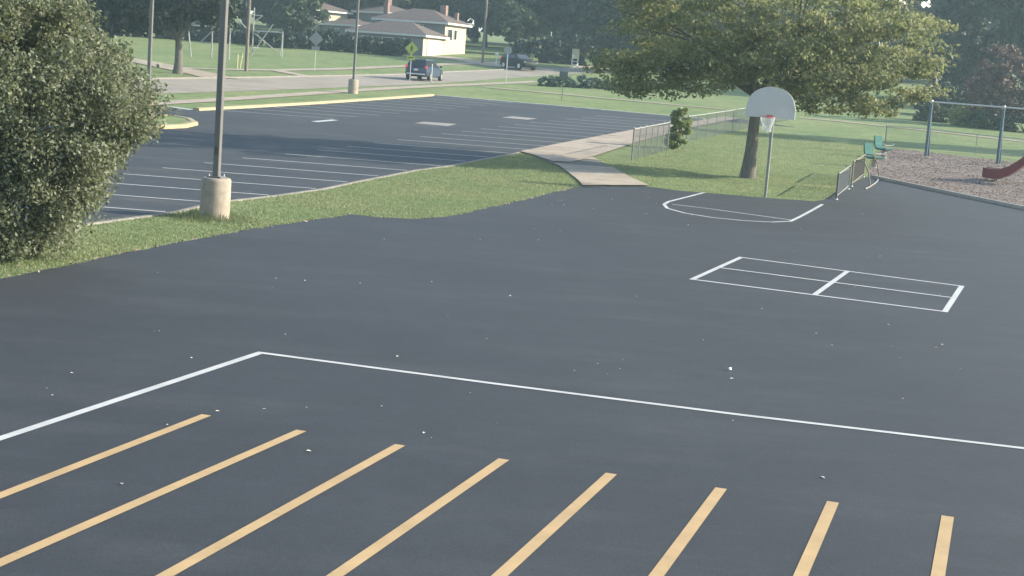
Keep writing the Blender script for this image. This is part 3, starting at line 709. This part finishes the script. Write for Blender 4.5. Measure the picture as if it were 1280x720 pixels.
# ------------------------------------------------------------------ slide
M_RED = simple('slide red', (.13,.018,.026), .38, .15, 2)
q0 = Vector(U(1229,225)); slide = empty('slide', q0)
q1 = Vector(U(1330,236)); sdv = Vector((q1.x-q0.x, q1.y-q0.y,0)).normalized(); sn = Vector((-sdv.y,sdv.x,0))
st = [(0,.20),(.35,.17),(.7,.20),(1.05,.36),(1.4,.64),(1.8,1.02),(2.2,1.40),(2.6,1.74),(2.9,1.92),(3.3,1.95)]
mb = MB()
for u, z in st:
    for o_, dz in ((-.37,.33),(-.30,.34),(-.27,.03),(0,0),(.27,.03),(.30,.34),(.37,.33),(.34,-.06),(0,-.09),(-.34,-.06)):
        q = sdv*u+sn*o_; mb.v.append((q.x,q.y,z+dz))
for i in range(len(st)-1):
    for k in range(10): k2 = (k+1)%10; mb.f.append((10*i+k,10*i+k2,10*i+10+k2,10*i+10+k))
mb.f.append(tuple(range(10))); mb.f.append(tuple(10*(len(st)-1)+k for k in range(10)))
mb.build('chute', M_RED, slide, smooth=True)
for u, z in ((.5,.10),(1.9,.82)):
    for o_ in (-.2,.2):
        q = sdv*u+sn*o_; MB().tube([(q.x,q.y,-.1),(q.x,q.y,z)], .03, 8).build('support', M_DARKST, slide)
pl = sdv*3.9
for a_ in (-1,1):
    for b_ in (-1,1):
        q = pl+sdv*a_*.6+sn*b_*.6; MB().tube([(q.x,q.y,-.1),(q.x,q.y,2.9)], .05, 10).build('platform_post', M_BLUE, slide)
dk = [pl+sdv*a_*.64+sn*b_*.64 for a_,b_ in ((-1,-1),(1,-1),(1,1),(-1,1))]
MB().prism([(q.x,q.y) for q in dk], 2, 1.83, 1.91).build('deck', M_RED, slide)
for b_ in (-1,1):
    a0 = pl+sdv*-.6+sn*b_*.6; a1 = pl+sdv*.6+sn*b_*.6; MB().tube([(a0.x,a0.y,2.75),(a1.x,a1.y,2.75)], .025, 8).build('guard_rail', M_BLUE, slide)
tag(slide, 'dark red plastic slide chute coming down onto the mulch', 'slide')
mp = U(1254,219); g = empty('stake', mp); MB().tube([(0,0,-.1),(0,0,.42)], .02, 8).build('rod', M_DARKST, g); MB().lathe([(.028,.40),(.03,.43),(.015,.45)],8).build('cap', M_DARKST, g)
tag(g, 'thin dark stake in the mulch beside the slide end', 'stake')

# ------------------------------------------------------------------ houses across the street
M_ROOF = simple('brown shingles', (.090,.068,.058), .9, .25, 3, bmp=.4); M_CREAM = simple('cream siding', (.42,.37,.27), .8, .1, 2); M_FASC = simple('white fascia', (.50,.50,.48), .6, .06, 2)
M_GLASS = simple('dark window', (.03,.035,.04), .12, .2, 2); M_BRICK = simple('chimney brick', (.20,.13,.11), .9, .25, 9); M_GDOOR = simple('garage door white', (.60,.57,.47), .6, .05, 3)
M_TAUPE = simple('taupe siding', (.17,.165,.15), .85, .1, 2)
def block(root, x0,x1,y0,y1,z0,z1,rise,ov=.45,wall=None):
    MB().box(x0,x1,y0,y1,z0,z1).build('wall', wall or M_CREAM, root)
    a,b,c,d = x0-ov,x1+ov,y0-ov,y1+ov
    MB().box(x0+.01,x1-.01,y0-.035,y0-.002,z0,z1-.01).build('front_cladding', M_TAUPE, root)
    mb = MB()
    for (p,q,r,s) in ((a,b,c,c+.04),(a,b,d-.04,d),(a,a+.04,c+.041,d-.041),(b-.04,b,c+.041,d-.041)): mb.box(p,q,r,s,z1-.06,z1+.17)
    mb.build('fascia', M_FASC, root)
    if b-a > d-c: h = (d-c)/2; R1,R2 = (a+h,(c+d)/2,z1+rise),(b-h,(c+d)/2,z1+rise)
    else: h = (b-a)/2; R1,R2 = ((a+b)/2,c+h,z1+rise),((a+b)/2,d-h,z1+rise)
    e = .06; z = z1+.172; V = [(a-e,c-e,z),(b+e,c-e,z),(b+e,d+e,z),(a-e,d+e,z),R1,R2]
    F_ = [(0,1,5,4),(1,2,5),(2,3,4,5),(3,0,4),(3,2,1,0)] if b-a > d-c else [(0,1,4),(1,2,5,4),(2,3,5),(3,0,4,5),(3,2,1,0)]
    roof = MB().add(V,F_).build('roof', M_ROOF, root)
    return roof
def window_x(root, x, y0, y1, z0, z1):
    f = MB().box(x,x+.06,y0-.07,y1+.07,z0-.07,z1+.07).build('window', M_FASC, root); MB().box(x+.061,x+.075,y0,y1,z0,z1).build('pane', M_GLASS, f)
def window_y(root, y, x0, x1, z0, z1):
    y -= .04
    f = MB().box(x0-.07,x1+.07,y-.06,y,z0-.07,z1+.07).build('window', M_FASC, root); MB().box(x0,x1,y-.075,y-.061,z0,z1).build('pane', M_GLASS, f)
h1 = empty('house', U(528,70), -.36)
block(h1, -8.4,0,0,5.3,-1.4,2.0,1.45)
gd = MB().box(.0,.07,.9,4.4,-.3,1.72).build('garage_door', M_GDOOR, h1)
for k in range(4): MB().box(.071,.085,.95,4.35,-.27+k*.5,.18+k*.5).build('door_panel', M_GDOOR, gd)
rf = block(h1, -8.0,.02,5.32,11.0,-1.4,3.55,1.5,.5)
MB().box(-2.2,-1.5,8.6,9.2,4.2,5.6).build('chimney', M_BRICK, rf); MB().box(-8.9,-8.4,8.5,9.0,3.9,5.5).build('chimney', M_BRICK, rf)
MB().box(-.7,-.35,9.2,9.6,3.6,4.9).build('chimney', M_BRICK, rf)
for y0 in (6.0,): window_x(h1, .02, y0, y0+1.1, 1.9, 3.0)
window_x(h1, .02, 7.7, 8.3, 2.0, 3.0)
for x0 in (-7.0,-4.6,-2.4): window_y(h1, 0, x0, x0+1.1, .5, 1.6)
for x0 in (-6.6,-3.6): window_y(h1, 5.32, x0, x0+1.0, 2.75, 3.3)
tag(h1, 'brown hip roofed split level house with cream wall and garage', 'house')
h2 = empty('house', G((424-640)/F*184, 184), -.75)
block(h2, -6.5,0,0,5.0,-1.5,1.85,.9)
block(h2, -6.0,-.02,5.02,10.0,-1.5,3.7,1.1)
block(h2, -10.8,-6.52,-1.0,4.2,-1.5,3.4,1.1)
gd = MB().box(.0,.07,.8,3.8,-.6,1.4).build('garage_door', M_GDOOR, h2)
window_x(h2, -.02, 6.2, 7.3, 2.3, 3.3); window_x(h2, -.02, 8.2, 9.0, 2.3, 3.3); window_x(h2, -6.52, .2, 1.2, 2.1, 3.1)
window_y(h2, 0, -4.5, -3.2, .4, 1.4); MB().box(-3.3,-2.7,7.2,7.8,4.4,5.7).build('chimney', M_BRICK, h2)
tag(h2, 'cream two storey house half hidden behind trees and the dark hedge', 'house')

# ------------------------------------------------------------------ vehicles
M_TYRE = simple('tyre', (.02,.02,.02), .85, .1, 8); M_RIMA = simple('alloy rim', (.5,.5,.5), .3, .1, 4, metal=.7); M_TAIL = simple('tail lamp', (.45,.04,.05), .25, .05, 3, emis=.3)
M_CHROME = simple('chrome', (.6,.6,.6), .2, .05, 3, metal=.9); M_PLATE = simple('plate', (.6,.6,.62), .5, .05, 3); M_HEAD = simple('head lamp', (.3,.3,.3), .15, .05, 3)
def car(name, loc, rz, paint, label, H=1.66, L=4.6):
    root = empty(name, loc, rz); k = L/4.6
    st = [(-2.30,.70,.50,.84),(-2.24,.84,.36,.98),(-2.0,.90,.28,1.04),(-1.2,.93,.25,1.06),(.5,.93,.25,1.02),(1.1,.92,.25,1.00),(1.9,.88,.28,.90),(2.2,.78,.34,.80),(2.28,.66,.42,.70)]
    mb = MB()
    for x,wd,zb,ztp in st:
        zm = (zb+ztp)/2
        for y,z in ((-wd*.9,zb),(-wd,zb+.1),(-wd*1.01,zm),(-wd*.97,ztp-.08),(-wd*.86,ztp),(wd*.86,ztp),(wd*.97,ztp-.08),(wd*1.01,zm),(wd,zb+.1),(wd*.9,zb)): mb.v.append((x*k,y,z))
    for i in range(len(st)-1):
        for q in range(10): q2 = (q+1)%10; mb.f.append((10*i+q,10*i+q2,10*i+10+q2,10*i+10+q))
    mb.f.append(tuple(range(10))); mb.f.append(tuple(10*(len(st)-1)+q for q in range(10)))
    body = mb.build('body', paint, root, smooth=True)
    zb = 1.0
    B = [(-2.22*k,-.84,zb),(1.15*k,-.84,zb),(1.15*k,.84,zb),(-2.22*k,.84,zb)]; T = [(-1.86*k,-.64,H),(.22*k,-.64,H),(.22*k,.64,H),(-1.86*k,.64,H)]
    MB().add(B+T, [(0,3,2,1),(4,5,6,7),(0,1,5,4),(1,2,6,5),(2,3,7,6),(3,0,4,7)]).build('cabin', paint, root, smooth=True, bevel=.05)
    def pane(name_, q, n, m=M_GLASS, off=.012):
        q = [Vector(v) for v in q]; n = Vector(n).normalized(); a = [v+n*off for v in q]; b = [v-n*.01 for v in q]
        MB().add(a+b, [(0,1,2,3),(7,6,5,4),(0,1,5,4),(1,2,6,5),(2,3,7,6),(3,0,4,7)]).build(name_, m, root)
    B = [Vector(v) for v in B]; T = [Vector(v) for v in T]
    def face(a,b,c,d,u0,u1,v0,v1):
        P = lambda u,v: (a+(b-a)*u)*(1-v)+(d+(c-d)*u)*v
        return [P(u0,v0),P(u1,v0),P(u1,v1),P(u0,v1)]
    pane('rear_window', face(B[0],B[3],T[3],T[0],.09,.91,.18,.86), (-1,0,.5))
    pane('windscreen', face(B[2],B[1],T[1],T[2],.07,.93,.10,.92), (1,0,1.3))
    for s,(a,b,c,d) in ((-1,(B[0],B[1],T[1],T[0])),(1,(B[3],B[2],T[2],T[3]))):
        for u0,u1 in ((.08,.28),(.31,.56),(.59,.86)): pane('side_window', face(a,b,c,d,u0,u1,.14,.86), (0,s,.25))
    for x in (-1.42*k,1.42*k):
        for s in (-1,1):
            w_ = MB(); ring = [(x+.34*math.cos(t*math.pi/10), s*.90, .34+.34*math.sin(t*math.pi/10)) for t in range(20)]
            w_.add([(p[0],s*.74,p[2]) for p in ring]+[(p[0],s*.955,p[2]) for p in ring], [tuple(range(20)),tuple(range(20,40))]+[(i,(i+1)%20,20+(i+1)%20,20+i) for i in range(20)])
            o = w_.build('wheel', M_TYRE, root)
            r_ = MB(); rr = [(x+.21*math.cos(t*math.pi/8), .34+.21*math.sin(t*math.pi/8)) for t in range(16)]
            r_.prism(rr,1,s*.95,s*.972).build('rim', M_RIMA, o)
    for s in (-1,1):
        MB().box(-2.30*k,-2.19*k,s*.70,s*.87,.90,1.10).build('tail_light', M_TAIL, root, bevel=.02)
        MB().box(2.08*k,2.22*k,s*.52,s*.80,.66,.80).build('headlight', M_HEAD, root, bevel=.02)
        MB().box(.80*k,.95*k,s*.93,s*1.10,1.02,1.16).build('mirror', paint, root, bevel=.02)
    MB().box(-2.38*k,-2.22*k,-.74,.74,.42,.50).build('bumper', M_PLATE if name != 'parked_car' else M_DARKST, root, bevel=.03)
    MB().box(-2.335*k,-2.30*k,-.16,.16,.72,.84).build('number_plate', M_PLATE, root)
    MB().box(-2.0*k,.1*k,-.60,-.56,H+.005,H+.05).build('roof_rail', M_DARKST, root); MB().box(-2.0*k,.1*k,.56,.60,H+.005,H+.05).build('roof_rail', M_DARKST, root)
    return tag(root, label, 'car')
cx, cy, cz = U(523,101.5)
car('sport_utility_car', (cx+.30, cy+2.2, zt(cy+2.2)+.02), math.pi/2-.24, simple('navy paint', (.028,.045,.078), .22, .05, 2), 'dark blue car driving along the street, seen from behind', 1.56)
px0 = U(648,88); car('parked_car', (px0[0],px0[1]+1,zt(px0[1]+1)+.03), -.9, simple('black green paint', (.010,.014,.014), .6, .05, 2, spec=.2), 'dark parked car in the shade at the end of the driveway', 1.45, 3.9)

# ------------------------------------------------------------------ signs and small posts
M_SIGNY = simple('sign yellow green', (.28,.34,.05), .5, .05, 3); M_ALU = simple('sign aluminium', (.17,.185,.19), .5, .08, 5, metal=.3); M_BLACK = simple('sign black', (.02,.02,.02), .6)
def sign(name, loc, h, shape, size, m, label, rz=0, extra=None, post=M_STEEL, r=.03):
    root = empty(name, loc, rz); MB().tube([(0,0,-.1),(0,0,h+size*.35)], r, 8).build('post', post, root)
    if shape == 'diamond': pl_ = [(0,-size*.5),(size*.5,0),(0,size*.5),(-size*.5,0)]
    elif shape == 'octagon': pl_ = [(size*.5/math.cos(math.pi/8)*math.cos(math.pi/8+t*math.pi/4), size*.5/math.cos(math.pi/8)*math.sin(math.pi/8+t*math.pi/4)) for t in range(8)]
    else: pl_ = [(-size*.5,-size*.45),(size*.5,-size*.45),(size*.5,size*.45),(-size*.5,size*.45)]
    pp = MB().prism([(u,v+h) for u,v in pl_],1,-.045,-.032).build('plate', m, root)
    if extra: extra(root, pp)
    return tag(root, label, 'sign')
def ped(root, pp):
    h = 2.45; mb = MB()
    mb.prism([(.05*math.cos(t*math.pi/6)+.0, h+.2+.05*math.sin(t*math.pi/6)) for t in range(12)],1,-.052,-.046)
    mb.prism([(-.05,h+.13),(.06,h+.13),(.09,h-.02),(.06,h-.03),(.04,h+.03),(.03,h-.05),(.10,h-.22),(.06,h-.24),(-.0,h-.09),(-.08,h-.25),(-.12,h-.22),(-.05,h-.04),(-.05,h+.03),(-.1,h-.02),(-.12,h+.02)],1,-.052,-.046)
    mb.build('walking_figure', M_BLACK, pp)
    a = MB().box(-.31,.31,-.045,-.032,1.58,1.88).build('arrow_plate', M_SIGNY, root)
    MB().prism([(-.2,1.80),(-.2,1.64),(-.12,1.70),(.16,1.78),(.14,1.83),(-.14,1.76)],1,-.052,-.046).build('arrow', M_BLACK, a)
sign('crossing_sign', U(512,101.3), 2.45, 'diamond', 1.02, M_SIGNY, 'yellow green diamond pedestrian crossing sign with arrow plate behind the car', .05, ped)
def backplate(root, pp): MB().box(-.31,.31,-.045,-.032,1.62,1.92).build('arrow_plate', M_ALU, root)
sign('crossing_sign', U(393,88.5), 2.5, 'diamond', 1.15, M_ALU, 'grey back of a diamond road sign by the far pavement', .1, backplate)
def strip_w(root, pp): MB().box(-.045,.045,-.05,-.035,.95,2.35).build('reflective_strip', M_FASC, root)
sign('stop_sign', U(632,104.5), 2.68, 'octagon', .62, M_ALU, 'grey back of an octagonal stop sign on pale post', .1, strip_w)
sign('parking_sign', U(702,126), 1.72, 'square', .56, simple('dark sign', (.05,.065,.065), .6), 'small dark square sign on thin post beside the car park kerb', .05, None, M_DARKST, .022)
def stake(name, loc, h, r, m, label, cat='post', base=True, tilt=0, group=None):
    root = empty(name, loc); MB().tube([(0,0,-.1),(tilt,0,h)], r, 8).build('shaft', m, root); MB().lathe([(r*1.2,h-.02),(r*1.2,h+.02),(r*.4,h+.05)],8,(tilt,0)).build('cap', m, root)
    if base: MB().box(-.12,.12,-.08,.08,-.02,.10).build('base', m, root)
    return tag(root, label, cat, group)
stake('marker_post', U(539,103), 1.35, .035, M_FASC, 'thin white marker post on the grass beside the dark blue car')
M_YST = simple('yellow stake', (.42,.40,.17), .6)
stake('guard_stake', U(296.5,86), 1.05, .045, M_YST, 'upright yellow guard stake near the utility pole', base=False)
stake('guard_stake', U(299.5,86), 1.10, .045, M_YST, 'leaning yellow guard stake near the utility pole', base=False, tilt=.16)
# mailbox and lawn sign across the street
mx = U(620,82); root = empty('mailbox', mx, .3); MB().box(-.05,.05,-.05,.05,-.1,1.05).build('post', M_FASC, root)
MB().prism([(-.11,1.05),(.11,1.05),(.11,1.22),(.07,1.29),(-.07,1.29),(-.11,1.22)],1,-.25,.25).build('box', M_FASC, root); MB().box(.115,.125,-.1,-.06,1.12,1.32).build('flag', M_RIM, root)
tag(root, 'white mailbox on post at the end of the house driveway', 'mailbox')
sgl = U(718,86); root = empty('board_sign', sgl, .95)
for s in (-.5,.5): MB().box(s-.05,s+.05,-.05,.05,-.1,1.0).build('post', M_FASC, root)
MB().box(-.62,.62,-.05,-.01,1.0,2.0).build('board', M_GDOOR, root)
for z in (.35,.70): MB().box(-.62,.62,-.045,-.008,z,z+.1).build('rail', M_FASC, root)
tag(root, 'pale square board with white rails below, under dark trees', 'sign')

# ------------------------------------------------------------------ climbing frames on the far lawn
M_WTUBE = simple('pale frame tube', (.26,.26,.245), .5, .1, 4)
def frame(loc, bars, label, rz=0):
    root = empty('climbing_frame', loc, rz)
    for n, p, q, r in bars: MB().tube([p,q], r, 7).build(n, M_WTUBE, root)
    return tag(root, label, 'climbing frame', 'pale metal climbing frames')
fx = U(315,69)
frame(fx, [('post',(0,0,-.1),(0,0,4.3),.06),('post',(2.75,0,-.1),(2.7,0,2.35),.06),('post',(2.3,1.5,-.1),(2.5,1.5,2.0),.05),('crossbar',(0,0,2.2),(2.75,0,2.25),.06),('crossbar',(2.72,0,1.0),(2.4,1.5,1.0),.04),
    ('brace',(0,0,2.1),(2.1,.3,.55),.045),('brace',(.05,-.05,.2),(1.75,.3,2.95),.045),('brace',(0,0,3.0),(.75,.1,3.6),.045),('crossbar',(0,0,3.62),(.8,.1,3.62),.045),('ladder_bar',(0,.0,.7),(.4,.9,.7),.04)], 'pale metal climbing frame with tall post and crossed braces')
fx2 = U(239,71)
frame(fx2, [('post',(0,0,-.1),(-.3,0,2.0),.06),('post',(1.7,0,.0),(1.7,0,2.7),.06),('crossbar',(-.3,0,2.65),(1.7,0,2.65),.06),('post',(-.3,0,1.9),(-.3,0,2.65),.05),('brace',(.75,0,1.3),(1.7,0,2.3),.045),('brace',(.7,0,1.25),(1.7,0,1.25),.045),('brace',(3.2,0,4.0),(4.6,0,2.7),.05),('post',(3.2,0,-.1),(3.2,0,4.0),.06),('crossbar',(1.7,0,2.65),(3.2,0,2.65),.05)], 'pale low climbing frame with triangle braces behind the spreading tree')

# ------------------------------------------------------------------ litter and fallen leaves on the asphalt
M_LEAFP = simple('dry leaf', (.55,.52,.44), .8, .25, 30); M_PAPER = simple('paper', (.7,.7,.68), .8, .1, 20)
lm = bpy.data.meshes.new('fallen_leaf')
lm.from_pydata([(-.03,0,.002),(-.012,.018,.010),(.012,.017,.012),(.032,0,.004),(.012,-.017,.014),(-.012,-.018,.008),(0,0,.003)], [], [(0,6,1),(1,6,2),(2,6,3),(3,6,4),(4,6,5),(5,6,0)]); lm.materials.append(M_LEAFP)
spots = [(382,352),(450,355),(540,353.5),(240,449),(638,371),(668,287),(673,301),(915,475),(497,447),(1170,436),(1178,432),(272,516),(386,566),(152,607),(610,258),(742,262),(705,257),(865,269),(1078,268),(1084,321),(1100,321),(1020,418),(1110,407),(952,387),(1068,360),(530,543),(1028,599),(345,349),(700,290),(765,250),(810,248),(860,282),(1001,287),(808,268),(90,468),(58,487),(600,300),(480,300),(1040,433),(330,513),(820,255),(697,252),(702,251),(690,257),(760,243)]
for q, (a, b) in enumerate(spots):
    x, y, z = U(a,b); o = bpy.data.objects.new('fallen_leaf', lm); COL.objects.link(o); o.location = (x,y,z+.014); s = rng.uniform(.5,1.0); o.scale = (s,s,s); o.rotation_euler = (0,0,rng.uniform(0,6.28))
    tag(o, 'small pale dry leaf lying on the playground asphalt', 'leaf', 'fallen leaves on the asphalt')
for q in range(34):
    a = rng.uniform(20,1260); b = rng.uniform(275,560); x, y, z = U(a,b)
    if not inside(PLAY, np.array([x]), np.array([y]))[0]: continue
    o = bpy.data.objects.new('fallen_leaf', lm); COL.objects.link(o); o.location = (x,y,z+.014); s = rng.uniform(.25,.5); o.scale = (s,s,s); o.rotation_euler = (0,0,rng.uniform(0,6.28))
    tag(o, 'small pale dry leaf lying on the playground asphalt', 'leaf', 'fallen leaves on the asphalt')
bm = bmesh.new(); bmesh.ops.create_icosphere(bm, subdivisions=2, radius=.024)
for v in bm.verts: v.co *= 1+rng.uniform(-.22,.22); v.co.z = v.co.z*.8+.024
me = bpy.data.meshes.new('paper_scrap'); bm.to_mesh(me); bm.free(); o = obj('paper_scrap', me, M_PAPER); x, y, z = U(912,464.5); o.location = (x,y,z+.014)
tag(o, 'crumpled white paper scrap lying on the asphalt beyond the white line', 'litter')
# bits of stone and clippings along the turf edge
V = []
for pts in (edgeL[1:], edgeT):
    for a, b in zip(pts[:-1],pts[1:]):
        a, b = Vector(a), Vector(b)
        for _ in range(int((b-a).length*14)):
            p = a+(b-a)*rng.random(); V.append((p.x+rng.gauss(0,.05), p.y+rng.gauss(0,.05), zt(p.y)+.02))
tag(leaf_faces('edge_clippings', np.array(V), .03, M_CHIP, None, 1.6, .8, NR.uniform(.5,1,len(V))), 'pale grit and clippings along the turf edge', 'grit', kind='stuff')

# ------------------------------------------------------------------ air
HZ = 0.0006
hm, t, bs = new_mat('haze'); t.nodes.remove(bs); pv = t.nodes.new('ShaderNodeVolumePrincipled'); pv.inputs['Density'].default_value = HZ; pv.inputs['Color'].default_value = (.66,.90,1.0,1); pv.inputs['Anisotropy'].default_value = .3
t.links.new(pv.outputs[0], t.nodes['Material Output'].inputs['Volume'])
tag(MB().box(-950,950,-70,2050,-1.2,45).build('haze', hm), kind='stuff')
